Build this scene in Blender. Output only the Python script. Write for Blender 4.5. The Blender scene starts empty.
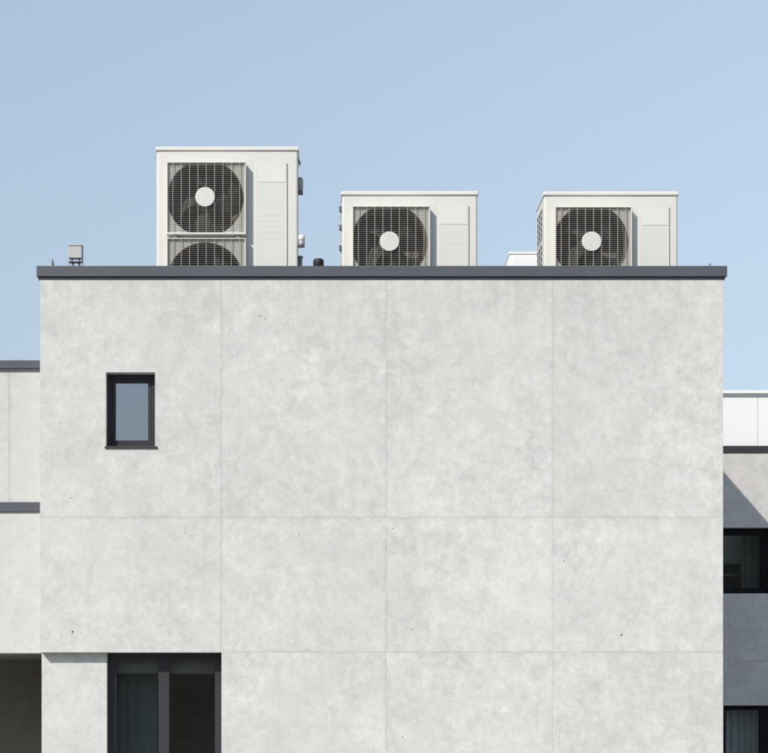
import bpy, bmesh, math, random
from mathutils import Vector, Matrix

random.seed(7)
scene = bpy.context.scene
COL = scene.collection
R = math.radians

# ------------------------------------------------------------------ camera
D0 = 16.0                      # camera to the main facade (facade plane is y = 0)
EYE = 1.65
VPX, VPY = 310.0, 720.0        # principal point of the shifted lens, in photo pixels
cam_d = bpy.data.cameras.new('camera')
cam = bpy.data.objects.new('camera', cam_d)
COL.objects.link(cam)
cam.location = (0, -D0, EYE)
cam.rotation_euler = (R(90), 0, 0)
cam_d.sensor_fit = 'HORIZONTAL'
cam_d.sensor_width = 36.0
cam_d.lens = 36.0 * 1600.0 / 768.0
cam_d.shift_x = (384.0 - VPX) / 768.0
cam_d.shift_y = (VPY - 376.5) / 768.0
cam_d.clip_start = 0.1
cam_d.clip_end = 2000.0
scene.camera = cam

# ------------------------------------------------------------------ sky and sun
LD = Vector((0.9, 1.0, -1.03)).normalized()           # the way the sunlight travels
EL = math.asin(-LD.z)
AZ = math.atan2(-LD.x, -LD.y)
world = bpy.data.worlds.new('World')
scene.world = world
world.use_nodes = True
wn = world.node_tree.nodes
wl = world.node_tree.links
bg = wn['Background']
sky = wn.new('ShaderNodeTexSky')
sky.sky_type = 'NISHITA'
sky.sun_disc = False
sky.sun_elevation = EL
sky.sun_rotation = AZ
sky.altitude = 0.0
sky.air_density = 2.0
sky.dust_density = 0.3
sky.ozone_density = 2.6
# even, slightly hazy sky: the bright band at the horizon is spread upwards
wtc = wn.new('ShaderNodeTexCoord')
wmp = wn.new('ShaderNodeMapping')
wmp.inputs['Scale'].default_value = (1, 1, 0.22)
wmp.inputs['Location'].default_value = (0, 0, 0.295)
wnm = wn.new('ShaderNodeVectorMath')
wnm.operation = 'NORMALIZE'
wl.new(wtc.outputs['Generated'], wmp.inputs['Vector'])
wl.new(wmp.outputs['Vector'], wnm.inputs[0])
wl.new(wnm.outputs['Vector'], sky.inputs['Vector'])
wtn = wn.new('ShaderNodeMix')               # slight warm veil of haze over the blue
wtn.data_type = 'RGBA'
wtn.blend_type = 'MULTIPLY'
wtn.inputs['Factor'].default_value = 1.0
wtn.inputs['B'].default_value = (1.15, 0.99, 0.985, 1)
wl.new(sky.outputs['Color'], wtn.inputs['A'])
wl.new(wtn.outputs['Result'], bg.inputs['Color'])
bg.inputs['Strength'].default_value = 0.15

sun_d = bpy.data.lights.new('sun', 'SUN')
sun = bpy.data.objects.new('sun', sun_d)
COL.objects.link(sun)
sun_d.energy = 4.4
sun_d.angle = R(0.5)
sun_d.color = (1.0, 0.955, 0.885)
sun.rotation_euler = LD.to_track_quat('-Z', 'Y').to_euler()
sun.location = (-20, -30, 30)

scene.view_settings.view_transform = 'Standard'
scene.view_settings.look = 'None'
scene.view_settings.gamma = 1.0
scene.view_settings.exposure = 0.12
scene.view_settings.use_curve_mapping = False


# ------------------------------------------------------------------ helpers
def X(px, y=0.0):
    return (px - VPX) * (D0 + y) / 1600.0


def Z(py, y=0.0):
    return EYE + (VPY - py) * (D0 + y) / 1600.0


def empty(name, loc, label=None, cat=None, group=None):
    o = bpy.data.objects.new(name, None)
    COL.objects.link(o)
    o.location = loc
    o.empty_display_size = 0.2
    if label:
        o['label'] = label
    if cat:
        o['category'] = cat
    if group:
        o['group'] = group
    return o


class MB:
    """collects shapes for one mesh"""

    def __init__(self):
        self.bm = bmesh.new()
        self.tone = self.bm.loops.layers.float_color.new('tone')
        self.pl = self.bm.loops.layers.float_color.new('pid')
        self.pid = (0.5, 0.5, 0.5, 1)
        self.jl = self.bm.loops.layers.float_color.new('joint')
        self.t = 0.5

    def _face(self, vs, mi=0, smooth=False):
        try:
            f = self.bm.faces.new(vs)
        except ValueError:
            return None
        f.material_index = mi
        f.smooth = smooth
        for l in f.loops:
            l[self.tone] = (self.t, self.t, self.t, 1)
            l[self.pl] = self.pid
        return f

    def poly(self, pts, mi=0, smooth=False, joint=None):
        f = self._face([self.bm.verts.new(p) for p in pts], mi, smooth)
        if joint:
            for l, j in zip(f.loops, joint):
                l[self.jl] = (j, j, j, 1)
        return f

    def box(self, x0, x1, y0, y1, z0, z1, mi=0, bev=0.0, seg=1, vertical_only=False):
        tmp = bmesh.new()
        v = [tmp.verts.new((x, y, z)) for x in (x0, x1) for y in (y0, y1) for z in (z0, z1)]
        for f in ((0, 1, 3, 2), (4, 6, 7, 5), (0, 4, 5, 1), (2, 3, 7, 6), (0, 2, 6, 4), (1, 5, 7, 3)):
            tmp.faces.new([v[i] for i in f])
        if bev > 0:
            es = list(tmp.edges)
            if vertical_only:
                es = [e for e in es if abs(e.verts[0].co.z - e.verts[1].co.z) > 1e-6]
            bmesh.ops.bevel(tmp, geom=es, offset=bev, offset_type='OFFSET', segments=seg, profile=0.5, affect='EDGES')
        self.merge(tmp, mi, smooth=False)

    def merge(self, tmp, mi=0, smooth=False, mat=None):
        if mat is not None:
            bmesh.ops.transform(tmp, matrix=mat, verts=tmp.verts)
        bmesh.ops.recalc_face_normals(tmp, faces=tmp.faces)
        tmp.verts.index_update()
        vs = [self.bm.verts.new(v.co) for v in tmp.verts]
        for f in tmp.faces:
            self._face([vs[v.index] for v in f.verts], mi, smooth or f.smooth)
        tmp.free()

    def cyl(self, p0, p1, r0, r1=None, n=16, mi=0, smooth=True, caps=True):
        p0, p1 = Vector(p0), Vector(p1)
        r1 = r0 if r1 is None else r1
        ax = (p1 - p0).normalized()
        up = Vector((0, 0, 1)) if abs(ax.z) < 0.9 else Vector((1, 0, 0))
        u = ax.cross(up).normalized()
        w = ax.cross(u).normalized()
        tmp = bmesh.new()
        a = [tmp.verts.new(p0 + (u * math.cos(2 * math.pi * i / n) + w * math.sin(2 * math.pi * i / n)) * r0) for i in range(n)]
        b = [tmp.verts.new(p1 + (u * math.cos(2 * math.pi * i / n) + w * math.sin(2 * math.pi * i / n)) * r1) for i in range(n)]
        for i in range(n):
            j = (i + 1) % n
            f = tmp.faces.new((a[i], a[j], b[j], b[i]))
            f.smooth = smooth
        if caps:
            tmp.faces.new(a)
            tmp.faces.new(b)
        self.merge(tmp, mi)

    def lathe(self, prof, c=(0, 0, 0), n=24, mi=0, axis='Z'):
        """prof: list of (radius, height)"""
        tmp = bmesh.new()
        rings = []
        for r, h in prof:
            ring = []
            for i in range(n):
                a = 2 * math.pi * i / n
                if axis == 'Z':
                    p = (c[0] + r * math.cos(a), c[1] + r * math.sin(a), c[2] + h)
                elif axis == 'Y':
                    p = (c[0] + r * math.cos(a), c[1] + h, c[2] + r * math.sin(a))
                else:
                    p = (c[0] + h, c[1] + r * math.cos(a), c[2] + r * math.sin(a))
                ring.append(tmp.verts.new(p))
            rings.append(ring)
        for a, b in zip(rings[:-1], rings[1:]):
            for i in range(n):
                j = (i + 1) % n
                f = tmp.faces.new((a[i], a[j], b[j], b[i]))
                f.smooth = True
        tmp.faces.new(rings[0])
        tmp.faces.new(rings[-1])
        self.merge(tmp, mi)

    def build(self, name, mats, parent=None, loc=None):
        me = bpy.data.meshes.new(name)
        self.bm.to_mesh(me)
        self.bm.free()
        o = bpy.data.objects.new(name, me)
        for m in (mats if isinstance(mats, (list, tuple)) else [mats]):
            me.materials.append(m)
        COL.objects.link(o)
        if parent is not None:
            o.parent = parent
        if loc is not None:
            o.location = loc
        return o


def top(o, label, cat, group=None):
    o['label'] = label
    o['category'] = cat
    if group:
        o['group'] = group
    return o


# ------------------------------------------------------------------ materials
def mat(name):
    m = bpy.data.materials.new(name)
    m.use_nodes = True
    nt = m.node_tree
    return m, nt, nt.nodes['Principled BSDF']


def noise(nt, vec, scale, detail=4, rough=0.55, dist=0.0, mapscale=None):
    if mapscale:
        mp = nt.nodes.new('ShaderNodeMapping')
        mp.inputs['Scale'].default_value = mapscale
        nt.links.new(vec, mp.inputs['Vector'])
        vec = mp.outputs['Vector']
    n = nt.nodes.new('ShaderNodeTexNoise')
    n.inputs['Scale'].default_value = scale
    n.inputs['Detail'].default_value = detail
    n.inputs['Roughness'].default_value = rough
    n.inputs['Distortion'].default_value = dist
    nt.links.new(vec, n.inputs['Vector'])
    return n.outputs['Fac']


def rng(nt, v, a, b, c, d):
    m = nt.nodes.new('ShaderNodeMapRange')
    m.inputs['From Min'].default_value = a
    m.inputs['From Max'].default_value = b
    m.inputs['To Min'].default_value = c
    m.inputs['To Max'].default_value = d
    nt.links.new(v, m.inputs['Value'])
    return m.outputs['Result']


def mth(nt, op, a, b):
    m = nt.nodes.new('ShaderNodeMath')
    m.operation = op
    for i, v in enumerate((a, b)):
        if isinstance(v, (int, float)):
            m.inputs[i].default_value = v
        else:
            nt.links.new(v, m.inputs[i])
    return m.outputs[0]


def concrete(name, base, warm, amp=1.0, bump=0.12, stain=False):
    m, nt, p = mat(name)
    geo = nt.nodes.new('ShaderNodeNewGeometry')
    pos = geo.outputs['Position']
    pos0 = pos
    att0 = nt.nodes.new('ShaderNodeAttribute')      # every cast panel has a pattern of its own
    att0.attribute_name = 'pid'
    sc = nt.nodes.new('ShaderNodeVectorMath')
    sc.operation = 'MULTIPLY_ADD'
    nt.links.new(att0.outputs['Vector'], sc.inputs[0])
    sc.inputs[1].default_value = (170, 90, 230)
    nt.links.new(pos, sc.inputs[2])
    pos = sc.outputs['Vector']
    cloud = noise(nt, pos, 0.8, 3, 0.55, 0.2)
    blot = noise(nt, pos, 4.6, 9, 0.70, 0.25)
    patch = noise(nt, pos, 13, 7, 0.68, 0.3)
    fine = noise(nt, pos, 60, 3, 0.65)
    streak = noise(nt, pos, 1.0, 5, 0.65, 0.1, (12, 12, 0.9))
    att = nt.nodes.new('ShaderNodeAttribute')
    att.attribute_name = 'tone'
    f = rng(nt, cloud, 0.3, 0.7, 1.0, 1.0)
    f = mth(nt, 'MULTIPLY', f, rng(nt, blot, 0.36, 0.64, 1 - 0.092 * amp, 1 + 0.072 * amp))
    f = mth(nt, 'MULTIPLY', f, rng(nt, patch, 0.35, 0.65, 1 - 0.072 * amp, 1 + 0.09 * amp))
    f = mth(nt, 'MULTIPLY', f, rng(nt, fine, 0.25, 0.75, 1 - 0.06 * amp, 1 + 0.06 * amp))
    f = mth(nt, 'MULTIPLY', f, rng(nt, streak, 0.3, 0.7, 1 - 0.022 * amp, 1 + 0.022 * amp))
    mask = rng(nt, noise(nt, pos, 0.75, 3, 0.55, 0.3), 0.35, 0.65, 0.62, 1.12)     # worked areas differ in strength
    f = mth(nt, 'ADD', mth(nt, 'MULTIPLY', mth(nt, 'SUBTRACT', f, 1.0), mask), 1.0)
    f = mth(nt, 'MULTIPLY', f, rng(nt, cloud, 0.3, 0.7, 1 - 0.05 * amp, 1 + 0.05 * amp))
    if stain:
        sep = nt.nodes.new('ShaderNodeSeparateXYZ')
        nt.links.new(pos0, sep.inputs[0])
        runs = rng(nt, noise(nt, pos0, 1.0, 5, 0.6, 0.1, (7, 7, 0.35)), 0.42, 0.66, 0.0, 1.0)
        near = rng(nt, sep.outputs['Z'], 5.35, 6.09, 0.0, 1.0)
        f = mth(nt, 'MULTIPLY', f, mth(nt, 'ADD', mth(nt, 'MULTIPLY', mth(nt, 'MULTIPLY', runs, near), -0.10), 1.0))
    f = mth(nt, 'MULTIPLY', f, rng(nt, att.outputs['Fac'], 0.0, 1.0, 0.90, 1.10))
    ja = nt.nodes.new('ShaderNodeAttribute')
    ja.attribute_name = 'joint'
    jn = rng(nt, noise(nt, pos, 5.5, 4, 0.65, 0.5), 0.32, 0.68, 0.0, 1.0)
    jd = mth(nt, 'MULTIPLY', mth(nt, 'MULTIPLY', ja.outputs['Fac'], jn), -0.11)
    f = mth(nt, 'MULTIPLY', f, mth(nt, 'ADD', jd, 1.0))
    hue = noise(nt, pos, 1.7, 4, 0.6, 0.3)
    mix = nt.nodes.new('ShaderNodeMix')
    mix.data_type = 'RGBA'
    nt.links.new(rng(nt, hue, 0.35, 0.65, 0, 1), mix.inputs['Factor'])
    mix.inputs['A'].default_value = (*base, 1)
    mix.inputs['B'].default_value = (*warm, 1)
    vm = nt.nodes.new('ShaderNodeVectorMath')
    vm.operation = 'SCALE'
    nt.links.new(mix.outputs['Result'], vm.inputs[0])
    nt.links.new(f, vm.inputs['Scale'])
    nt.links.new(vm.outputs['Vector'], p.inputs['Base Color'])
    p.inputs['Roughness'].default_value = 0.82
    p.inputs['Specular IOR Level'].default_value = 0.25
    h = mth(nt, 'ADD', mth(nt, 'MULTIPLY', blot, 0.6), mth(nt, 'ADD', mth(nt, 'MULTIPLY', patch, 0.35), mth(nt, 'MULTIPLY', fine, 0.06)))
    b = nt.nodes.new('ShaderNodeBump')
    b.inputs['Strength'].default_value = bump
    b.inputs['Distance'].default_value = 0.02
    nt.links.new(h, b.inputs['Height'])
    nt.links.new(b.outputs['Normal'], p.inputs['Normal'])
    return m


def paint(name, col, rough=0.5, var=0.05, scale=3.0, spec=0.4, metal=0.0, streak=False, bump=0.0):
    m, nt, p = mat(name)
    tc = nt.nodes.new('ShaderNodeTexCoord')
    v = tc.outputs['Object']
    a = noise(nt, v, scale, 5, 0.6, 0.3)
    f = rng(nt, a, 0.3, 0.7, 1 - var, 1 + var)
    if streak:
        s = noise(nt, v, 1.0, 4, 0.6, 0.1, (22, 22, 1.1))
        f = mth(nt, 'MULTIPLY', f, rng(nt, s, 0.35, 0.7, 1 + 0.02, 1 - 0.06))
    vm = nt.nodes.new('ShaderNodeVectorMath')
    vm.operation = 'SCALE'
    vm.inputs[0].default_value = col
    nt.links.new(f, vm.inputs['Scale'])
    nt.links.new(vm.outputs['Vector'], p.inputs['Base Color'])
    nt.links.new(rng(nt, a, 0.3, 0.7, rough - 0.06, rough + 0.06), p.inputs['Roughness'])
    p.inputs['Specular IOR Level'].default_value = spec
    p.inputs['Metallic'].default_value = metal
    if bump:
        b = nt.nodes.new('ShaderNodeBump')
        b.inputs['Strength'].default_value = bump
        b.inputs['Distance'].default_value = 0.01
        nt.links.new(noise(nt, v, scale * 2, 3), b.inputs['Height'])
        nt.links.new(b.outputs['Normal'], p.inputs['Normal'])
    return m


def glass(name, tint, refl_lo, refl_hi, rough=0.005, refl_col=(1, 1, 1)):
    """window pane: see-through with mirror reflection growing towards grazing"""
    m, nt, p = mat(name)
    nt.nodes.remove(p)
    out = nt.nodes['Material Output']
    tr = nt.nodes.new('ShaderNodeBsdfTransparent')
    tr.inputs['Color'].default_value = (*tint, 1)
    gl = nt.nodes.new('ShaderNodeBsdfGlossy')
    gl.inputs['Roughness'].default_value = rough
    gl.inputs['Color'].default_value = (*refl_col, 1)
    lw = nt.nodes.new('ShaderNodeLayerWeight')
    lw.inputs['Blend'].default_value = 0.5
    fac = rng(nt, mth(nt, 'POWER', lw.outputs['Facing'], 3.0), 0, 1, refl_lo, refl_hi)
    mx = nt.nodes.new('ShaderNodeMixShader')
    nt.links.new(fac, mx.inputs['Fac'])
    nt.links.new(tr.outputs[0], mx.inputs[1])
    nt.links.new(gl.outputs[0], mx.inputs[2])
    nt.links.new(mx.outputs[0], out.inputs['Surface'])
    tc = nt.nodes.new('ShaderNodeTexCoord')
    b = nt.nodes.new('ShaderNodeBump')
    b.inputs['Strength'].default_value = 0.015
    b.inputs['Distance'].default_value = 0.02
    nt.links.new(noise(nt, tc.outputs['Object'], 2.2, 1), b.inputs['Height'])
    nt.links.new(b.outputs['Normal'], gl.inputs['Normal'])
    return m


M = {}
M['concrete'] = concrete('pale_concrete', (0.496, 0.492, 0.465), (0.510, 0.498, 0.472), stain=True)
M['wing'] = concrete('pale_render', (0.496, 0.495, 0.468), (0.504, 0.496, 0.470), 0.6)
M['far'] = concrete('warm_grey_render', (0.490, 0.478, 0.456), (0.515, 0.490, 0.465), 0.8)
M['pit'] = paint('pit_shade', (0.07, 0.068, 0.06), 0.95, 0.2, 60, 0.1)
M['coping'] = paint('grey_coping_metal', (0.074, 0.078, 0.090), 0.5, 0.07, 1.5, 0.3)
M['frame'] = paint('anthracite_window_frame', (0.038, 0.038, 0.043), 0.6, 0.06, 2.0, 0.12)
M['black'] = paint('black_window_frame', (0.010, 0.010, 0.012), 0.6, 0.06, 2.0, 0.08)
M['sill'] = paint('sill_metal', (0.050, 0.047, 0.046), 0.5, 0.08, 2.0, 0.2)
M['white'] = paint('white_panel', (0.70, 0.70, 0.68), 0.55, 0.012, 1.2, 0.4, 0.0)
M['ac'] = paint('cream_ac_paint', (0.570, 0.555, 0.510), 0.5, 0.02, 2.0, 0.3, 0.0)
M['ac_lid'] = paint('cream_ac_lid_paint', (0.600, 0.585, 0.540), 0.40, 0.02, 2.0, 0.4)
M['ac_panel'] = paint('pale_ac_panel_paint', (0.560, 0.547, 0.505), 0.5, 0.02, 2.5, 0.3, 0.0)
M['plate'] = paint('greige_fan_plate', (0.43, 0.415, 0.375), 0.6, 0.06, 6.0, 0.3)
M['wire'] = paint('beige_wire', (0.30, 0.28, 0.25), 0.6, 0.05, 8.0, 0.25)
M['hub'] = paint('hub_disc', (0.55, 0.53, 0.485), 0.45, 0.03, 5.0, 0.4)
M['shroud'] = paint('dark_fan_shroud', (0.125, 0.116, 0.106), 0.75, 0.65, 34.0, 0.2, bump=0.6)
M['blade'] = paint('dusty_fan_blade', (0.046, 0.043, 0.040), 0.85, 0.6, 40.0, 0.25, bump=0.5)
M['coil'] = paint('dark_coil', (0.05, 0.048, 0.045), 0.6, 0.3, 40.0, 0.4, 0.3)
M['metal'] = paint('grey_metal', (0.30, 0.30, 0.29), 0.45, 0.1, 8.0, 0.5, 0.3)
M['dkmetal'] = paint('dark_grey_metal', (0.11, 0.11, 0.115), 0.5, 0.1, 8.0, 0.4)
M['boxgrey'] = paint('pale_grey_box_paint', (0.40, 0.40, 0.375), 0.5, 0.04, 6.0, 0.4)
M['rubber'] = paint('black_vent_plastic', (0.012, 0.012, 0.014), 0.55, 0.1, 8.0, 0.4)
M['stub'] = paint('weathered_pipe', (0.20, 0.20, 0.165), 0.7, 0.15, 20.0, 0.3)
M['room'] = paint('room_wall', (0.78, 0.80, 0.80), 0.9, 0.05, 1.0, 0.1)
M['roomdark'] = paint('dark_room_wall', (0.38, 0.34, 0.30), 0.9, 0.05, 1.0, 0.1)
M['blind'] = paint('grey_blind_fabric', (0.17, 0.162, 0.14), 0.9, 0.04, 6.0, 0.1)
M['curtain'] = paint('grey_green_curtain', (0.115, 0.13, 0.135), 0.9, 0.06, 6.0, 0.1)
M['sheer'] = paint('pale_sheer_curtain', (0.42, 0.44, 0.45), 0.9, 0.06, 6.0, 0.1)
M['wood'] = paint('dark_wood', (0.022, 0.016, 0.012), 0.6, 0.2, 6.0, 0.3)
M['shelfedge'] = paint('shelf_edge', (0.17, 0.17, 0.165), 0.6, 0.1, 6.0, 0.3)
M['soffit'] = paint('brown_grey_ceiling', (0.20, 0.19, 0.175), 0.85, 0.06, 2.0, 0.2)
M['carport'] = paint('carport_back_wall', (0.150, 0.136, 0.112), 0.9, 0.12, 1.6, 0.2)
M['roof'] = paint('gravel_roof', (0.32, 0.31, 0.29), 0.95, 0.3, 40.0, 0.1)
M['glass'] = glass('clear_glass', (0.90, 0.92, 0.92), 0.034, 0.9)
M['coated'] = glass('coated_glass', (0.45, 0.50, 0.50), 0.235, 0.95, 0.01, (0.93, 0.97, 1.0))

m, nt, p = mat('paving')
geo = nt.nodes.new('ShaderNodeNewGeometry')
brick = nt.nodes.new('ShaderNodeTexBrick')
brick.inputs['Scale'].default_value = 1.0
brick.inputs['Brick Width'].default_value = 0.6
brick.inputs['Row Height'].default_value = 0.4
brick.inputs['Mortar Size'].default_value = 0.006
brick.inputs['Color1'].default_value = (0.30, 0.295, 0.28, 1)
brick.inputs['Color2'].default_value = (0.26, 0.255, 0.245, 1)
brick.inputs['Mortar'].default_value = (0.12, 0.115, 0.105, 1)
nt.links.new(geo.outputs['Position'], brick.inputs['Vector'])
nt.links.new(brick.outputs['Color'], p.inputs['Base Color'])
p.inputs['Roughness'].default_value = 0.9
M['paving'] = m
M['added_hill'] = paint('added_hill_green', (0.075, 0.085, 0.065), 0.95, 0.35, 0.15, 0.05)
M['ground'] = paint('dry_ground', (0.060, 0.066, 0.042), 0.95, 0.2, 0.4, 0.1)

# ------------------------------------------------------------------ ground
b = MB()
b.poly([(-600, -600, -0.004), (600, -600, -0.004), (600, 600, -0.004), (-600, 600, -0.004)])
o = b.build('ground', M['ground'])
o['kind'] = 'structure'
b = MB()
b.poly([(-25, -30, 0), (30, -30, 0), (30, 30, 0), (-25, 30, 0)])
o = b.build('paving', M['paving'])
o['kind'] = 'structure'


b = MB()  # unseen hills added behind the camera, keeping bright sky out of the window reflections
rows = []
for i in range(61):
    a = math.pi + math.pi * i / 60
    row = []
    for j, (rad, h) in enumerate(((110, 0), (150, 7), (200, 21), (260, 33), (330, 40), (420, 18), (540, -.2))):
        hh = h * (1 + .22 * math.sin(7 * a + j) + .12 * math.sin(17 * a + 2 * j)) * math.sin(math.pi * i / 60) ** .5 - .1
        row.append(b.bm.verts.new((rad * math.cos(a), rad * math.sin(a) - 20, hh)))
    rows.append(row)
for i in range(60):
    for j in range(6):
        b._face([rows[i][j], rows[i + 1][j], rows[i + 1][j + 1], rows[i][j + 1]], 0, True)
o = b.build('added_hills', M['added_hill'])
o['kind'] = 'structure'


# ------------------------------------------------------------------ main concrete building
def panel(b, x0, x1, z0, z1, y=0.0, hole=None, tone=0.5, ch=0.0045, dp=0.0022, back=0.02, sides='LRBT'):
    """a cast panel: flat face, shallow arris along each joint side, optional hole"""
    b.t = tone
    b.pid = (random.random(), random.random(), random.random(), 1)
    l = ch if 'L' in sides else 0
    r = ch if 'R' in sides else 0
    bt = ch if 'B' in sides else 0
    tp = ch if 'T' in sides else 0
    ix0, ix1, iz0, iz1 = x0 + l, x1 - r, z0 + bt, z1 - tp
    wd = 0.028
    xs, zs = [ix0, ix1], [iz0, iz1]
    if hole:
        xs += [hole[0], hole[1]]
        zs += [hole[2], hole[3]]
    if l: xs.append(ix0 + wd)
    if r: xs.append(ix1 - wd)
    if bt: zs.append(iz0 + wd)
    if tp: zs.append(iz1 - wd)
    xs.sort(); zs.sort()
    def jt(x, z):
        v = 0.0
        if l: v = max(v, 1 - (x - ix0) / wd)
        if r: v = max(v, 1 - (ix1 - x) / wd)
        if bt: v = max(v, 1 - (z - iz0) / wd)
        if tp: v = max(v, 1 - (iz1 - z) / wd)
        return max(0.0, v)
    for i in range(len(xs) - 1):
        for j in range(len(zs) - 1):
            if hole and hole[0] <= (xs[i] + xs[i + 1]) / 2 <= hole[1] and hole[2] <= (zs[j] + zs[j + 1]) / 2 <= hole[3]:
                continue
            cs = [(xs[i], zs[j]), (xs[i + 1], zs[j]), (xs[i + 1], zs[j + 1]), (xs[i], zs[j + 1])]
            b.poly([(c[0], y, c[1]) for c in cs], joint=[jt(*c) for c in cs])
    b.t = max(0.0, tone - 0.18)
    yb = y + dp
    if l:
        b.poly([(x0, yb, z0), (ix0, y, iz0), (ix0, y, iz1), (x0, yb, z1)])
    if r:
        b.poly([(ix1, y, iz0), (x1, yb, z0), (x1, yb, z1), (ix1, y, iz1)])
    if bt:
        b.poly([(x0, yb, z0), (x1, yb, z0), (ix1, y, iz0), (ix0, y, iz0)])
    if tp:
        b.poly([(ix0, y, iz1), (ix1, y, iz1), (x1, yb, z1), (x0, yb, z1)])
    b.t = 0.5


TW = 0.24      # wall thickness
BD = 6.4       # building depth
xl, xr = X(40), X(723)
xa, xb, xc, xd = X(105.5), X(221.5), X(386.5), X(553)
zt = Z(277)               # wall top under the coping
zj1, zj2 = Z(517.8), Z(652.3)
wx0, wx1, wz0, wz1 = X(106), X(155), Z(446.5), Z(372.3)   # small window hole

main = empty('concrete_building', (xl, 0, 0),
             'pale grey concrete building with dark roof edge filling the middle of the photo', 'building')
OX = Vector((-xl, 0, 0))


def shift(b):
    bmesh.ops.translate(b.bm, verts=b.bm.verts, vec=OX)
    return b


b = MB()
tn = [[0.49, 0.50, 0.46, 0.485], [0.52, 0.445, 0.575, 0.55], [0, 0.55, 0.545, 0.53]]
cols = [(xl, xb), (xb, xc), (xc, xd), (xd, xr)]
for i, (p0, p1) in enumerate(cols):
    s = ('L' if i else '') + ('R' if i < 3 else '')
    panel(b, p0, p1, zj1, zt, 0, (wx0, wx1, wz0, wz1) if i == 0 else None, tn[0][i], sides=s + 'B')
    panel(b, p0, p1, zj2, zj1, 0, None, tn[1][i], sides=s + 'T' + ('B' if i else ''))
    if i:
        panel(b, p0, p1, 0, zj2, 0, None, tn[2][i], sides=('L' if i > 1 else '') + ('R' if i < 3 else '') + 'T')
RC = 0.10                 # the ground-floor bay beside the glazed door sits back
panel(b, xl, xa, 0, zj2, RC, None, 0.52, sides='')
# body of the wall behind the faces
e = 0.0024
def body(x0, x1, z0, z1, y0=e):
    b.box(x0, x1, y0, TW, z0, z1)
b.t = 0.5
body(xl, wx0, zj1, zt); body(wx0, wx1, wz1, zt); body(wx0, wx1, zj1, wz0); body(wx1, xb, zj1, zt)
body(xl, xb, zj2, zj1)
body(xb, xr, 0, zt)
body(xl, xa, 0, zj2, RC + e)
# thin strips closing the few millimetres between face and body at open edges
for (px_, qx_) in ((xl, -1), (xr, 1)):
    z_lo = zj2 if qx_ < 0 else 0
    b.poly([(px_, 0, z_lo), (px_, e, z_lo), (px_, e, zt), (px_, 0, zt)])
b.poly([(xl, 0, zj2), (xb, 0, zj2), (xb, e, zj2), (xl, e, zj2)])
b.poly([(xb, 0, 0), (xb, e, 0), (xb, e, zj2), (xb, 0, zj2)])
for q in (wx0, wx1):
    b.poly([(q, 0, wz0), (q, e, wz0), (q, e, wz1), (q, 0, wz1)])
for q in (wz0, wz1):
    b.poly([(wx0, 0, q), (wx1, 0, q), (wx1, e, q), (wx0, e, q)])
# flat dark discs painting the shade inside chipped pits and tie holes
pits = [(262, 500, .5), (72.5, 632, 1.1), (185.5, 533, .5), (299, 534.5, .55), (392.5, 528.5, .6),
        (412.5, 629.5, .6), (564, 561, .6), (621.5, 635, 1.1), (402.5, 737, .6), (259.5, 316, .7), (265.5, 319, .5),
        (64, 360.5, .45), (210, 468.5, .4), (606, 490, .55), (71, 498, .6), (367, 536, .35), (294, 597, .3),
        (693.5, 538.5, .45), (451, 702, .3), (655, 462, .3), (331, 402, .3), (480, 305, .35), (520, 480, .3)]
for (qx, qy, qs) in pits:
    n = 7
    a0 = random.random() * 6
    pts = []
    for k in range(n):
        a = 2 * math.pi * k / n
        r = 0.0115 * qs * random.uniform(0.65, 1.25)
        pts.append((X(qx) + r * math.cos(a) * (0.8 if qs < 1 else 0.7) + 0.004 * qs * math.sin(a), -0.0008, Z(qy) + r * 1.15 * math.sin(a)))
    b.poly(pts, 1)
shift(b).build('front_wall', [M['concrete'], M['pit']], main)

b = MB()
b.box(xl, xl + TW, TW + .003, BD, 0, zt)
b.box(xr - TW, xr, TW + .003, BD, 0, zt)
b.box(xl + TW + .003, xr - TW - .003, BD - TW, BD, 0, zt)
shift(b).build('outer_wall', M['concrete'], main)
ROOF = 5.78
b = MB()
b.box(xl + TW + .003, xr - TW - .003, TW + .003, BD - TW - .003, ROOF - 0.25, ROOF)
shift(b).build('roof', M['roof'], main)
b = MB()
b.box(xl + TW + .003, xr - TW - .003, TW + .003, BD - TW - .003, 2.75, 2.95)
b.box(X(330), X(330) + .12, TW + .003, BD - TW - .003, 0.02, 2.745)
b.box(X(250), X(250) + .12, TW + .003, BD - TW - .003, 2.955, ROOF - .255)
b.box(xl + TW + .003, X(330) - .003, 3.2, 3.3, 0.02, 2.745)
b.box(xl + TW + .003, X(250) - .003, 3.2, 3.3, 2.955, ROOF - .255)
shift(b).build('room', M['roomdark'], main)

# coping: folded metal cap with drip edge round the roof
def coping_ring(b, x0, x1, y0, y1, w, z0, z1, lip=0.0):
    b.box(x0, x1, y0, y0 + w, z0, z1, bev=0.004)
    b.box(x0, x0 + w, y0 + w + .002, y1, z0, z1, bev=0.004)
    b.box(x1 - w, x1, y0 + w + .002, y1, z0, z1, bev=0.004)
    b.box(x0 + w + .002, x1 - w - .002, y1 - w, y1, z0, z1, bev=0.004)


b = MB()
coping_ring(b, X(37), X(726.5), -0.03, BD + .03, 0.33, Z(277.2), Z(266.6))
coping_ring(b, X(37) + .016, X(726.5) - .016, -0.010, BD + .02, 0.29, Z(279.6), Z(277.5))
shift(b).build('coping', M['coping'], main)


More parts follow.
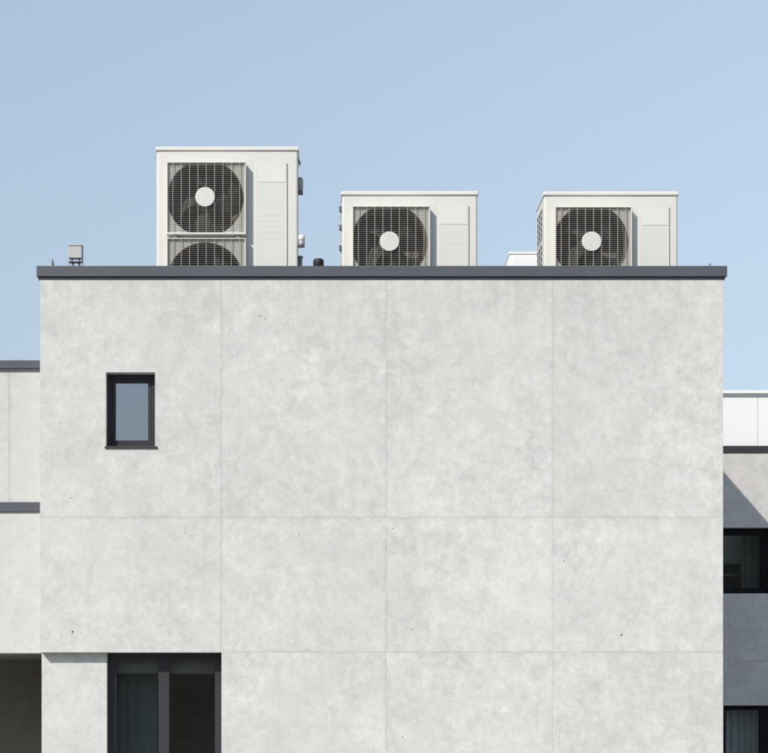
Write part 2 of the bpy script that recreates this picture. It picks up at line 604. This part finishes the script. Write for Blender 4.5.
def window(parent, name, ox, x0, x1, z0, z1, y, fw, fm, gm, depth=0.07, mull=(), inner=0.0, label=None,
           fl=None, fr=None, fb=None):
    """frame as a part, its panes as sub-parts; coordinates in the world minus ox"""
    fl = fw if fl is None else fl
    fr = fw if fr is None else fr
    fb = fw if fb is None else fb
    b = MB()
    bv = 0.003
    b.box(x0, x1, y, y + depth, z1 - fw, z1, bev=bv)
    b.box(x0, x1, y, y + depth, z0, z0 + fb, bev=bv)
    b.box(x0, x0 + fl, y + .0015, y + depth, z0 + fb - .002, z1 - fw + .002, bev=bv)
    b.box(x1 - fr, x1, y + .0015, y + depth, z0 + fb - .002, z1 - fw + .002, bev=bv)
    edges = [x0 + fl]
    for (m0, m1) in mull:
        b.box(m0, m1, y + .0015, y + depth, z0 + fb - .002, z1 - fw + .002, bev=bv)
        edges += [m0, m1]
    edges.append(x1 - fr)
    bmesh.ops.translate(b.bm, verts=b.bm.verts, vec=ox)
    f = b.build(name, fm, parent)
    if label:
        f['label'] = label
    for i in range(0, len(edges), 2):
        p0, p1 = edges[i], edges[i + 1]
        g = 0.0
        if inner:
            s = MB()
            yy = y + 0.012
            s.box(p0 + .001, p1 - .001, yy, y + depth - .01, z1 - fw - inner, z1 - fw - .001, bev=.002)
            s.box(p0 + .001, p1 - .001, yy, y + depth - .01, z0 + fb + .001, z0 + fb + inner, bev=.002)
            s.box(p0 + .001, p0 + inner, yy + .001, y + depth - .01, z0 + fb + inner - .002, z1 - fw - inner + .002, bev=.002)
            s.box(p1 - inner, p1 - .001, yy + .001, y + depth - .01, z0 + fb + inner - .002, z1 - fw - inner + .002, bev=.002)
            bmesh.ops.translate(s.bm, verts=s.bm.verts, vec=ox)
            s.build('sash', fm, f)
            g = inner
        q = MB()
        yg = y + depth * 0.42
        q.box(p0 + g - .004, p1 - g + .004, yg, yg + .008, z0 + fb + g - .004, z1 - fw - g + .004)
        bmesh.ops.translate(q.bm, verts=q.bm.verts, vec=ox)
        q.build('pane', gm, f)
    return f


# small square-topped window
f = window(main, 'window', OX, wx0 + .001, wx1 - .001, wz0 + .012, wz1 - .001, 0.105, 0.042, M['frame'], M['coated'],
           inner=0.038, fb=.032, label='small upright window high in the wall')
b = MB()
b.box(wx0 - .012, wx1 + .022, -0.016, 0.10, wz0 - .020, wz0 + .002, bev=.002)
b.box(wx0 + .002, wx1 - .002, .101, 0.125, wz0 + .0005, wz0 + .011)
shift(b).build('sill', M['sill'], f)

# ground-floor glazed door
f = window(main, 'glazed_door', OX, xa + .001, xb - .001, 0.03, zj2 - .001, 0.185, 0.075, M['frame'], M['glass'], depth=0.055,
           mull=((X(158.5, .2), X(169.5, .2)),), label='tall glazed door under the upper wall', fl=.085, fr=.075)
b = MB()
b.box(xa + .002, xb - .002, 0.11, 0.30, 0.004, 0.028, bev=.003)
shift(b).build('sill', M['sill'], f)


# ------------------------------------------------------------------ things behind the glazed door and windows
def curtain(name, x0, x1, y, z0, z1, m, label, waves=9, amp=.03, cat='curtain', group=None):
    root_x = (x0 + x1) / 2
    tmp = MB()
    n = waves * 12
    ph = random.random() * 6
    fr, bk = [], []
    for i in range(n + 1):
        t = i / n
        x = x0 + (x1 - x0) * t - root_x
        yy = amp * math.sin(t * waves * 2 * math.pi + ph + 0.8 * math.sin(t * 9)) * (0.7 + 0.3 * math.sin(5 * t + ph))
        fr.append((tmp.bm.verts.new((x, yy, z0)), tmp.bm.verts.new((x, yy, z1))))
        bk.append((tmp.bm.verts.new((x, yy + .004, z0)), tmp.bm.verts.new((x, yy + .004, z1))))
    for i in range(n):
        tmp._face([fr[i][0], fr[i + 1][0], fr[i + 1][1], fr[i][1]], 0, True)
        tmp._face([bk[i + 1][0], bk[i][0], bk[i][1], bk[i + 1][1]], 0, True)
    o = tmp.build(name, m, None, (root_x, y, 0))
    return top(o, label, cat, group)


def blind(x0, x1, y, z0, z1, m, label, group):
    t = empty('roller_blind', ((x0 + x1) / 2, y, z1), label, 'blind', group)
    w = (x1 - x0) / 2
    b = MB(); b.box(-w, w, 0, .004, z0 - z1 + .018, 0)
    b.build('fabric', m, t)
    b = MB(); b.box(-w - .002, w + .002, -.008, .012, z0 - z1, z0 - z1 + .0175, bev=.003)
    b.build('bottom_bar', M['wood'], t)
    b = MB(); b.cyl((-w, .028, .0), (w, .028, .0), .022, n=14)
    b.build('roller', m, t)


gy = 0.34
blind(X(112, gy), X(159.5, gy), gy, Z(675.5, gy), Z(659, gy), M['blind'], 'partly lowered grey roller blind behind the left pane of the glazed door', 'roller blinds in the glazed door')
blind(X(168.5, gy), X(216, gy), gy, Z(675.5, gy), Z(659, gy), M['blind'], 'partly lowered grey roller blind behind the right pane of the glazed door', 'roller blinds in the glazed door')
curtain('curtain', X(117, 0.6), X(157, .6), .62, 0.05, 2.32, M['curtain'],
        'grey green curtain hanging behind the left pane of the ground floor glazed door', 5, .008)

# ------------------------------------------------------------------ wing at the left edge of the photo
WY = 0.25
wz_top = Z(370.5, WY)
wing = empty('rendered_building', (X(-60, WY), WY, 0),
             'lower pale building with two grey bands over a dark carport, left of the concrete building', 'building')
OW = Vector((-X(-60, WY), -WY, 0))
x0w, x1w = X(-460, WY), xl - .004


def wbuild(b, name, mats, parent=wing):
    bmesh.ops.translate(b.bm, verts=b.bm.verts, vec=OW)
    return b.build(name, mats, parent)


zc = Z(653, WY)
zb0, zb1 = Z(512, WY), Z(502.3, WY)
CD = 1.95
b = MB()
xj = X(9.5, WY)
panel(b, x0w, xj, zb1, wz_top, WY, None, .46, sides='R')
panel(b, xj, x1w, zb1, wz_top, WY, None, .52, sides='L')
panel(b, x0w, x1w, zc, zb1, WY, None, .60, sides='')
b.t = .5
b.box(x0w, x1w, WY + e, WY + .24, zc, wz_top)
wbuild(b, 'front_wall', M['wing'])
b = MB()
b.box(x0w, x1w, WY - .02, WY + .05, zb0, zb1, bev=.003)
wbuild(b, 'trim_band', M['coping'])
b = MB()
b.box(x0w, x1w - .002, WY - .028, WY + .30, wz_top + .014, Z(360.8, WY), bev=.004)
b.box(x0w, x1w - .004, WY - .02, WY + .28, wz_top - .001, wz_top + .0135)
wbuild(b, 'coping', M['coping'])
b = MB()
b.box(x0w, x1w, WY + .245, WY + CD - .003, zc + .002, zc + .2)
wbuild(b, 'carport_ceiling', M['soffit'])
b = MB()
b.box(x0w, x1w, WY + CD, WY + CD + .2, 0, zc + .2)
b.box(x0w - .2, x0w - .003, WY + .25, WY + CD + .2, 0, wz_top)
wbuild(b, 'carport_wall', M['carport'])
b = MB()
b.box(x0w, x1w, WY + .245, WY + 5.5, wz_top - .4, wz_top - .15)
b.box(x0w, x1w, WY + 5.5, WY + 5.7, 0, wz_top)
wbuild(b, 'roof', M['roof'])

# ------------------------------------------------------------------ building set back on the right
FY = 4.61
apt = empty('apartment_building', (X(800, FY), FY, 0),
            'warm grey building with black windows and white top storey, set back on the right', 'building')
OF = Vector((-X(800, FY), -FY, 0))
fx0, fx1 = xr + .004, X(1250, FY)


def fbuild(b, name, mats, parent=apt):
    bmesh.ops.translate(b.bm, verts=b.bm.verts, vec=OF)
    return b.build(name, mats, parent)


ax0, ax1 = X(640, FY), X(770.5, FY)          # upper window
az0, az1 = Z(593.5, FY), Z(527.5, FY)
bx0, bx1 = X(723.5, FY), X(800, FY)          # lower window
bz0, bz1 = Z(905, FY), Z(705.5, FY)
ftop = Z(453.5, FY)
zj = Z(661, FY)
b = MB()
# facade faces round two windows
def ff(x0, x1, z0, z1, t=.5):
    b.t = t
    b.box(x0, x1, FY, FY + .25, z0, z1)
ax0 = max(ax0, fx0 + .03)
gx = X(723.2, FY)
fx0b = fx0 + .0
ff(fx0b, fx1, az1, ftop)
ff(fx0b, ax0, az0, az1)
ff(ax1, fx1, az0, az1)
ff(fx0b, fx1, zj + .005, az0)
b.box(fx0b, fx1, FY + .006, FY + .25, zj, zj + .005)
ff(fx0b, fx1, bz1, zj)
ff(fx0b, bx0, 0, bz1)
ff(bx1, fx1, 0, bz1)
ff(bx0, bx1, 0, bz0)
fbuild(b, 'front_wall', M['far'])
b = MB()
b.box(fx0, fx1, FY - .008, FY + .5, ftop + .002, Z(445.8, FY), bev=.004)
fbuild(b, 'coping', M['frame'])
PY = FY + .10
b = MB()
p1 = X(758.3, PY)
for (q0, q1) in ((fx0, p1 - .002), (p1 + .002, p1 + .9), (p1 + .904, fx1)):
    b.box(q0, q1, PY + .022, PY + .03, Z(446, PY), Z(395.6, PY), bev=.003)
b.box(fx0, fx1, PY + .032, PY + .2, Z(446, PY), Z(395.6, PY))
fbuild(b, 'upper_wall', M['white'])
b = MB()
b.box(fx0, fx1, PY - .022, PY + .3, Z(393.8, PY), Z(390.6, PY), bev=.003)
b.box(fx0, fx1, PY - .0, PY + .2, Z(395.5, PY), Z(393.9, PY))
fbuild(b, 'cap', M['white'])
b = MB()
b.box(fx0, fx1, FY + .55, FY + 6, ftop - .3, ftop - .05)
b.box(fx0, fx1, FY + 6.003, FY + 6.2, 0, ftop)
b.box(fx1 + .003, fx1 + .2, FY, FY + 6.2, 0, ftop)
fbuild(b, 'roof', M['roof'])
b = MB()
b.box(fx0, fx1, FY + 1.12, FY + 1.22, .02, ftop - .32)
b.box(fx0, fx1, FY + .26, FY + 1.24, Z(640, FY), Z(625, FY))
b.box(fx0, fx1, FY + .26, FY + 1.24, az1 + .12, az1 + .2)
fbuild(b, 'room', M['room'])
window(apt, 'window', OF, ax0, ax1, az0, az1, FY + .10, .085, M['black'], M['glass'], fr=.09, fb=.08,
       mull=(), label='upper window')
window(apt, 'window', OF, bx0, bx1, bz0, bz1, FY + .10, .06, M['black'], M['glass'], fl=.055,
       mull=((X(762, FY), X(771, FY)),), label='lower window')
# furnishings seen through the glass
cy = FY + .75
c0, c1 = X(690, cy), X(740.5, cy)
sh = empty('shelf_unit', ((c0 + c1) / 2, cy, Z(625, FY)), 'dark open shelf unit standing behind the upper window of the set back building', 'shelf')
w = (c1 - c0) / 2
h1 = Z(566, cy) - Z(625, FY)
b = MB(); b.box(-w, w, .28, .30, 0, h1); b.box(-w, -w + .02, 0, .279, 0, h1); b.box(w - .02, w, 0, .279, 0, h1)
b.build('case', M['wood'], sh)
for k, zz in enumerate((Z(589, cy), Z(574.5, cy))):
    b = MB(); b.box(-w + .021, w - .021, .01, .279, zz - Z(625, FY) - .012, zz - Z(625, FY) + .008)
    b.build('shelf', M['shelfedge'], sh)
b = MB(); b.box(-w - .01, w + .01, -.01, .31, h1 + .001, h1 + .03)
b.build('top_board', M['wood'], sh)
curtain('curtain', X(742, FY + .5), X(768, FY + .5), FY + .5, Z(618, FY), az1 + .1, M['curtain'],
        'grey curtain drawn aside behind the upper window of the set back building', 4, .03)
curtain('curtain', X(722, FY + .4), X(766, FY + .4), FY + .4, .05, bz1 + .03, M['sheer'],
        'full length grey green curtain behind the lower window of the set back building', 7, .03)


# ------------------------------------------------------------------ air conditioners on the roof
def cut(o, boxes):
    """cut holes with booleans and bake the result"""
    hs = []
    for (x0, x1, y0, y1, z0, z1) in boxes:
        h = MB(); h.box(x0, x1, y0, y1, z0, z1)
        ho = h.build('cutter', M['ac'], None, o.matrix_world.translation)
        md = o.modifiers.new('b', 'BOOLEAN')
        md.operation = 'DIFFERENCE'; md.solver = 'EXACT'; md.object = ho
        hs.append(ho)
        ho.location = o.parent.location
    bpy.context.view_layer.update()
    dg = bpy.context.evaluated_depsgraph_get()
    me = bpy.data.meshes.new_from_object(o.evaluated_get(dg))
    o.modifiers.clear()
    old = o.data
    o.data = me
    bpy.data.meshes.remove(old)
    for ho in hs:
        d = ho.data
        bpy.data.objects.remove(ho)
        bpy.data.meshes.remove(d)


def ray_rect(c, a, x0, x1, z0, z1):
    dx, dz = math.cos(a), math.sin(a)
    t = 1e9
    if dx > 1e-9: t = min(t, (x1 - c[0]) / dx)
    if dx < -1e-9: t = min(t, (x0 - c[0]) / dx)
    if dz > 1e-9: t = min(t, (z1 - c[1]) / dz)
    if dz < -1e-9: t = min(t, (z0 - c[1]) / dz)
    return t


def fan_panel(root, x0, x1, z0, z1, cx, cz, r, seed, lip=True):
    """projecting guard box: frame > plate, shroud, fan, wires, hub"""
    rnd = random.Random(seed)
    P = 0.085
    t = 0.012
    b = MB()
    bv = .003
    b.box(x0, x1, -P, .004, z1 - t, z1, bev=bv)
    b.box(x0, x1, -P, .004, z0, z0 + t * 1.9, bev=bv)
    b.box(x0, x0 + t, -P + .001, .004, z0 + t * 1.9 - .002, z1 - t + .002, bev=bv)
    b.box(x1 - t, x1, -P + .001, .004, z0 + t * 1.9 - .002, z1 - t + .002, bev=bv)
    fr = b.build('guard_frame', M['ac'], root)
    # plate with the big round opening
    yp = -0.056
    px0, px1, pz0, pz1 = x0 + t, x1 - t, z0 + t * 1.9, z1 - t
    b = MB()
    n = 96
    angs = sorted(set([2 * math.pi * k / n for k in range(n)] +
                      [math.atan2(zz - cz, xx - cx) % (2 * math.pi) for xx in (px0, px1) for zz in (pz0, pz1)]))
    ring = []
    for a in angs:
        to = ray_rect((cx, cz), a, px0, px1, pz0, pz1)
        ti = min(r, to - .004)
        d = (math.cos(a), math.sin(a))
        ring.append((b.bm.verts.new((cx + d[0] * to, yp, cz + d[1] * to)),
                     b.bm.verts.new((cx + d[0] * ti, yp, cz + d[1] * ti)),
                     b.bm.verts.new((cx + d[0] * ti * .995, yp + .02, cz + d[1] * ti * .995)),
                     b.bm.verts.new((cx + d[0] * ti * .985, .26, cz + d[1] * ti * .985))))
    for i in range(len(ring)):
        p, q = ring[i], ring[(i + 1) % len(ring)]
        b._face([p[0], q[0], q[1], p[1]], 0)
        b._face([p[1], q[1], q[2], p[2]], 0, True)
    b2 = MB()
    rr = []
    for a in angs:
        to = ray_rect((cx, cz), a, px0, px1, pz0, pz1)
        ti = min(r, to - .004)
        d = (math.cos(a), math.sin(a))
        rr.append((b2.bm.verts.new((cx + d[0] * ti * .995, yp + .021, cz + d[1] * ti * .995)),
                   b2.bm.verts.new((cx + d[0] * ti * .99, .27, cz + d[1] * ti * .99))))
    for i in range(len(rr)):
        p, q = rr[i], rr[(i + 1) % len(rr)]
        b2._face([p[0], q[0], q[1], p[1]], 0, True)
    b2._face([v[1] for v in rr], 0)
    b.build('fan_plate', M['plate'], fr)
    b2.build('shroud', M['shroud'], fr)
    # fan: hub and swept blades
    b = MB()
    b.lathe([(.02, .03), (.10, .04), (.115, .07), (.115, .18), (.05, .19)], (cx, 0, cz), 20, 0, 'Y')
    nb = 4
    a0 = rnd.random() * 6
    for k in range(nb):
        ac = a0 + k * 2 * math.pi / nb
        rows = []
        for i in range(9):
            u = i / 8
            rad = .11 + (r * .93 - .11) * u
            row = []
            for j in range(7):
                v = j / 6 - .5
                aa = ac + v * (1.05 - .1 * u) + .55 * u * u
                yy = .10 + v * (-.11) + .02 * u - .03 * (1 - (2 * v) ** 2) * .5
                row.append(b.bm.verts.new((cx + rad * math.cos(aa), yy, cz + rad * math.sin(aa))))
            rows.append(row)
        for i in range(8):
            for j in range(6):
                b._face([rows[i][j], rows[i][j + 1], rows[i + 1][j + 1], rows[i + 1][j]], 0, True)
    b.build('fan', M['blade'], fr)
    # wire guard
    b = MB()
    yw = -P + .010
    nz = int(round((pz1 - pz0) / .0208))
    wt = .0013
    for k in range(1, nz):
        zz = pz0 + (pz1 - pz0) * k / nz
        b.box(px0 - .004, px1 + .004, yw - wt, yw + wt, zz - wt, zz + wt)
    nv = 9
    for k in range(nv):
        xx = px0 + (px1 - px0) * (k + .62) / (nv + .24)
        b.box(xx - .0030, xx + .0030, yw - wt - .006, yw - wt, pz0 - .004, pz1 + .004)
    b.build('wire_guard', M['wire'], fr)
    b = MB()
    b.lathe([(.096, -.002), (.102, -.004), (.101, -.009), (.096, -.011)], (cx, yw - wt - .004, cz), 40, 0, 'Y')
    b.build('hub_disc', M['hub'], fr)
    if lip:
        for xx in (x0 + .085, x1 - .085):
            b = MB()
            b.cyl((xx, -.07, z0 - .028), (xx, .003, z0 - .028), .018, .014, 12)
            b.cyl((xx, -.078, z0 - .028), (xx, -.0705, z0 - .028), .010, .012, 8, 1)
            b.build('fastener', [M['wire'], M['dkmetal']], fr)
    return fr


def air_conditioner(px0, px1, py_top, y, base, depth, label, fans, label_box, louvers, groove_px, groove_top):
    """fans: list of (px0, px1, pytop, pybottom, cx, cy, r) in photo pixels at the unit's front"""
    x0 = X(px0, y)
    root = empty('air_conditioner', (x0, y, base), label, 'air conditioner', 'air conditioners along the roof edge')
    W = X(px1, y) - x0
    H = Z(py_top, y) - base
    lx = lambda p: X(p, y) - x0
    lz = lambda p: Z(p, y) - base
    fx = lambda p: X(p, y - .08) - x0        # the guards stand 8 cm in front of the cabinet
    fz = lambda p: Z(p, y - .08) - base
    lid = lz(py_top + 4.4)
    # cabinet shell
    b = MB()
    b.box(.006, W - .006, 0, depth, .06, lid - .002, bev=.022, seg=4, vertical_only=True)
    cab = b.build('cabinet', M['ac'], root)
    holes = []
    dims = []
    for (f0, f1, ft, fb, cx, cy, r) in fans:
        fx0_, fx1_, fz1_, fz0_ = fx(f0), fx(f1), fz(ft), fz(fb)
        holes.append((fx0_ + .014, fx1_ - .014, -.1, depth - .12, fz0_ + .024, fz1_ - .014))
        dims.append((fx0_, fx1_, fz0_, fz1_, fx(cx), fz(cy), r))
    cut(cab, holes)
    # lid with folded rim
    b = MB()
    b.box(-.004, W + .004, -.014, depth + .01, lid + .001, H, bev=.012, seg=3)
    b.build('top_cover', M['ac_lid'], root)
    for i, d in enumerate(dims):
        fan_panel(root, *d, seed=int(px0) + i)
    # service panel on the right of the front, with label plate and louvre ribs
    gx_, gz_ = lx(groove_px), lz(groove_top)
    fr_right = dims[0][1]
    b = MB()
    b.box(fr_right + .095, gx_ - .007, -.006, .003, .075, gz_, bev=.003)
    pan = b.build('service_panel', M['ac_panel'], root)
    b = MB()
    b.box(gx_ - .0065, gx_ + .0005, -.0015, .003, .075, gz_ - .002)
    b.build('groove', M['dkmetal'], pan)
    l0, l1, lt, lb = label_box
    b = MB()
    b.box(lx(l0), lx(l1), -.0085, -.005, lz(lb), lz(lt), bev=.003)
    b.build('label_plate', M['ac_lid'], pan)
    b = MB()
    for (q0, q1, qy) in louvers:
        b.box(lx(q0), lx(q1), -.0066, -.005, lz(qy) - .012, lz(qy) + .012, bev=.0012)
    b.build('louvre', M['ac_panel'], pan)
    for xx in (.12, W - .2):
        b = MB()
        b.box(xx, xx + .08, -.03, depth + .03, 0, .059, bev=.004)
        b.build('foot', M['dkmetal'], root)
    # coil opening on the left flank: frame ribs, coil and wire mesh
    z0c, z1c = .14, lid - .085
    ys0, ys1 = .05, depth - .02
    b = MB()
    n = max(3, int(round((z1c - z0c) / .31)))
    for k in range(n + 1):
        zz = z1c - (z1c - z0c) * k / n
        b.box(-.002, .0058, ys0, ys1, zz - .018, zz + .018, bev=.002)
    b.box(-.0015, .0058, ys0, ys0 + .022, z0c, z1c, bev=.003)
    b.box(-.0015, .0058, ys1 - .022, ys1, z0c, z1c, bev=.003)
    gr = b.build('side_grille', M['ac'], root)
    b = MB()
    b.box(.0045, .0062, ys0 + .01, ys1 - .01, z0c, z1c)
    b.build('coil', M['coil'], gr)
    b = MB()
    k = 0
    zz = z0c + .02
    while zz < z1c:
        b.box(.0001, .0022, ys0 + .02, ys1 - .02, zz - .006, zz + .006)
        zz += .062
    yy = ys0 + .06
    while yy < ys1 - .03:
        b.box(.0023, .0043, yy - .014, yy + .014, z0c, z1c)
        yy += .13
    b.build('mesh_wire', M['ac'], gr)
    return root, W, H, lx, lz


Y1 = 0.60
# tall twin-fan unit
u1, W1, H1, lx, lz = air_conditioner(
    156.2, 298.6, 146.8, Y1, ROOF, .50, 'tall cream air conditioner with two round fans stacked one above the other',
    [(166.6, 246.0, 161.8, 234.6, 205.2, 197.2, .397), (166.6, 246.0, 237.9, 310.5, 205.2, 280.0, .397)],
    (258.3, 286.2, 163.2, 182.4), [(258.5, 283, q) for q in (214.6, 220.3, 225.8, 231.5, 237.5)], 287.8, 163.4)
b = MB()   # hooded cable inlet
b.lathe([(.0, .0), (.024, .0), (.034, .02), (.036, .12), (.026, .15), (.0, .158)], (W1 + .012, .16, lz(187.2)), 16)
b.build('cable_hood', M['metal'], u1)
b = MB()
b.box(W1 - .006, W1 + .045, .11, .21, lz(188.6), lz(187.4), bev=.003)
b.build('hood_bracket', M['dkmetal'], u1)
b = MB()   # service valve with a pale cap
b.lathe([(.0, .0), (.030, .0), (.034, .012), (.034, .05), (.02, .062), (.0, .064)], (W1 + .032, .022, lz(240.2)), 16)
v = b.build('valve_cap', M['ac_lid'], u1)
b = MB()
b.cyl((W1 + .032, .022, lz(246.4)), (W1 + .032, .022, lz(240.3)), .031, .034, 12)
b.box(W1 - .0065, W1 + .03, .03, .06, lz(246.3), lz(243.5))
b.build('valve_body', M['metal'], v)
b = MB()   # refrigerant pipe below it
b.cyl((W1 + .016, .14, -.0), (W1 + .016, .14, lz(252.6)), .022, .022, 12)
b.cyl((W1 + .016, .14, lz(254.3)), (W1 + .016, .14, lz(252.5)), .03, .03, 12)
b.build('pipe', M['metal'], u1)
b = MB()   # lifting lug under the lid
b.poly([(W1 - .004, .10, lz(152.4)), (W1 + .022, .10, lz(160.5)), (W1 + .022, .10, lz(162)), (W1 - .004, .10, lz(158))])
tmp = bmesh.ops.extrude_face_region(b.bm, geom=list(b.bm.faces))
bmesh.ops.translate(b.bm, verts=[q for q in tmp['geom'] if isinstance(q, bmesh.types.BMVert)], vec=(0, .03, 0))
b.build('lifting_lug', M['dkmetal'], u1)

u2, W2, H2, lx, lz = air_conditioner(
    341.4, 478.0, 191.3, Y1, ROOF, .50, 'cream single fan air conditioner in the middle of the roof, beside the black vent cap',
    [(352.2, 430.2, 205.9, 286.0, 389.5, 241.6, .397)],
    (440.5, 467.5, 205.5, 224.6), [(441, 467, q) for q in (243.2, 249.5)], 469.4, 206.4)
for py_ in (207.5, 226, 246.5):
    b = MB()
    b.box(-.022, .0055, .03, .06, lz(py_) - .03, lz(py_) + .024, bev=.003)
    b.cyl((-.024, .045, lz(py_) + .012), (-.012, .045, lz(py_) + .012), .012, .012, 10)
    b.build('clip', M['dkmetal'], u2)

u3, W3, H3, lx, lz = air_conditioner(
    543.6, 678.4, 191.6, Y1, ROOF, .52, 'cream single fan air conditioner on the right showing its meshed left side',
    [(555.0, 632.0, 206.5, 285.5, 591.6, 241.6, .392)],
    (643.0, 668.5, 207.0, 225.6), [(644, 668, q) for q in (243.5, 256.0)], 670.0, 207.4)

# white box further back, half hidden by the right-hand unit
Y2 = 2.2
cb = empty('equipment_cabinet', (X(508.8, Y2), Y2, ROOF), 'low white metal cabinet standing further back behind the right air conditioner', 'cabinet')
Hc = Z(251.6, Y2) - ROOF
b = MB()
b.box(.006, .894, .006, .62, .05, Hc - .03, bev=.012, seg=2)
b.build('housing', M['white'], cb)
b = MB()
b.box(0, .9, 0, .63, Hc - .0295, Hc, bev=.008, seg=2)
b.build('lid', M['white'], cb)
b = MB()
b.box(.05, .85, -.004, .0055, .1, Hc - .06, bev=.003)
b.build('door', M['white'], cb)
b = MB(); b.box(.05, .85, .05, .57, 0, .049)
b.build('plinth', M['dkmetal'], cb)

# ------------------------------------------------------------------ small things on the roof
Y3 = .55
sx = lambda p: X(p, Y3)
eb = empty('equipment_box', (sx(75.2), Y3, ROOF), 'small pale grey metal box on thin legs near the left end of the roof', 'box')
hx0, hx1 = sx(68.3) - sx(75.2), sx(82.6) - sx(75.2)
hz = lambda p: Z(p, Y3) - ROOF
b = MB(); b.box(hx0, hx1 - .008, 0, .06, hz(258), hz(245.8), bev=.004)
hs = b.build('housing', M['boxgrey'], eb)
b = MB(); b.box(hx0 - .004, hx1, -.006, .066, hz(245.7), hz(244.6), bev=.002)
b.build('lid', M['boxgrey'], hs)
b = MB(); b.box(hx1 - .0075, hx1 - .001, .005, .055, hz(262), hz(246.2))  # dark sheet painting the shade on the housing's right side
b.build('side_shade', M['dkmetal'], hs)
for xx in (hx0 + .028, hx1 - .045):
    b = MB()
    b.box(xx, xx + .016, .02, .04, hz(261), hz(258.1))
    b.build('hinge', M['dkmetal'], eb)
b = MB(); b.box(hx0, hx1 - .004, .0, .05, hz(262.2), hz(260.8), bev=.002)
b.build('rail', M['dkmetal'], eb)
for xx in (hx0 + .003, hx1 - .014):
    for yy in (.005, .040):
        b = MB(); b.box(xx, xx + .009, yy, yy + .009, 0, hz(262.3))
        b.build('leg', M['metal'], eb)
for xx in (hx0 + .035, hx1 - .05):
    b = MB(); b.cyl((xx + .01, .027, 0), (xx + .01, .027, hz(262.3)), .011, .011, 10)
    b.build('cable', M['dkmetal'], eb)

ms = empty('roof_bracket', (sx(52.6), Y3, ROOF), 'thin leaning metal bracket, the leftmost item on the roof edge', 'bracket')
b = MB()
pts = [(-.014, 0, 0), (.016, 0, 0), (.016, 0, hz(264)), (-.002, 0, hz(258)), (-.014, 0, hz(259.5))]
b.poly(pts)
ex = bmesh.ops.extrude_face_region(b.bm, geom=list(b.bm.faces))
bmesh.ops.translate(b.bm, verts=[q for q in ex['geom'] if isinstance(q, bmesh.types.BMVert)], vec=(0, .012, 0))
bmesh.ops.recalc_face_normals(b.bm, faces=b.bm.faces)
b.build('upright', M['boxgrey'], ms)
b = MB(); b.cyl((.006, -.012, 0), (-.002, -.012, hz(259.5)), .007, .005, 8)
b.build('brace', M['dkmetal'], ms)

vy = .62
vt = empty('roof_vent', (X(318.5, vy), vy, ROOF), 'short black round topped vent cap between the tall and the middle air conditioner', 'vent')
vh = Z(259, vy) - ROOF
b = MB()
b.cyl((0, 0, 0), (0, 0, vh - .12), .038, .038, 16)
b.build('pipe', M['rubber'], vt)
b = MB()
b.lathe([(.02, vh - .13), (.053, vh - .13), (.056, vh - .03), (.054, vh - .014), (.045, vh - .004), (.004, vh)], (0, 0, 0), 24)
b.build('cap', M['rubber'], vt)

st = empty('pipe_stub', (X(709.6, Y3), Y3, ROOF), 'short grey pipe end sticking up at the right end of the roof edge', 'pipe')
b = MB()
b.cyl((0, 0, 0), (.002, 0, Z(263.6, Y3) - ROOF), .013, .013, 12)
b.build('pipe', M['stub'], st)
b = MB()
b.cyl((-.018, .01, 0), (-.012, .01, Z(265.6, Y3) - ROOF), .009, .009, 10)
b.build('clamp', M['metal'], st)
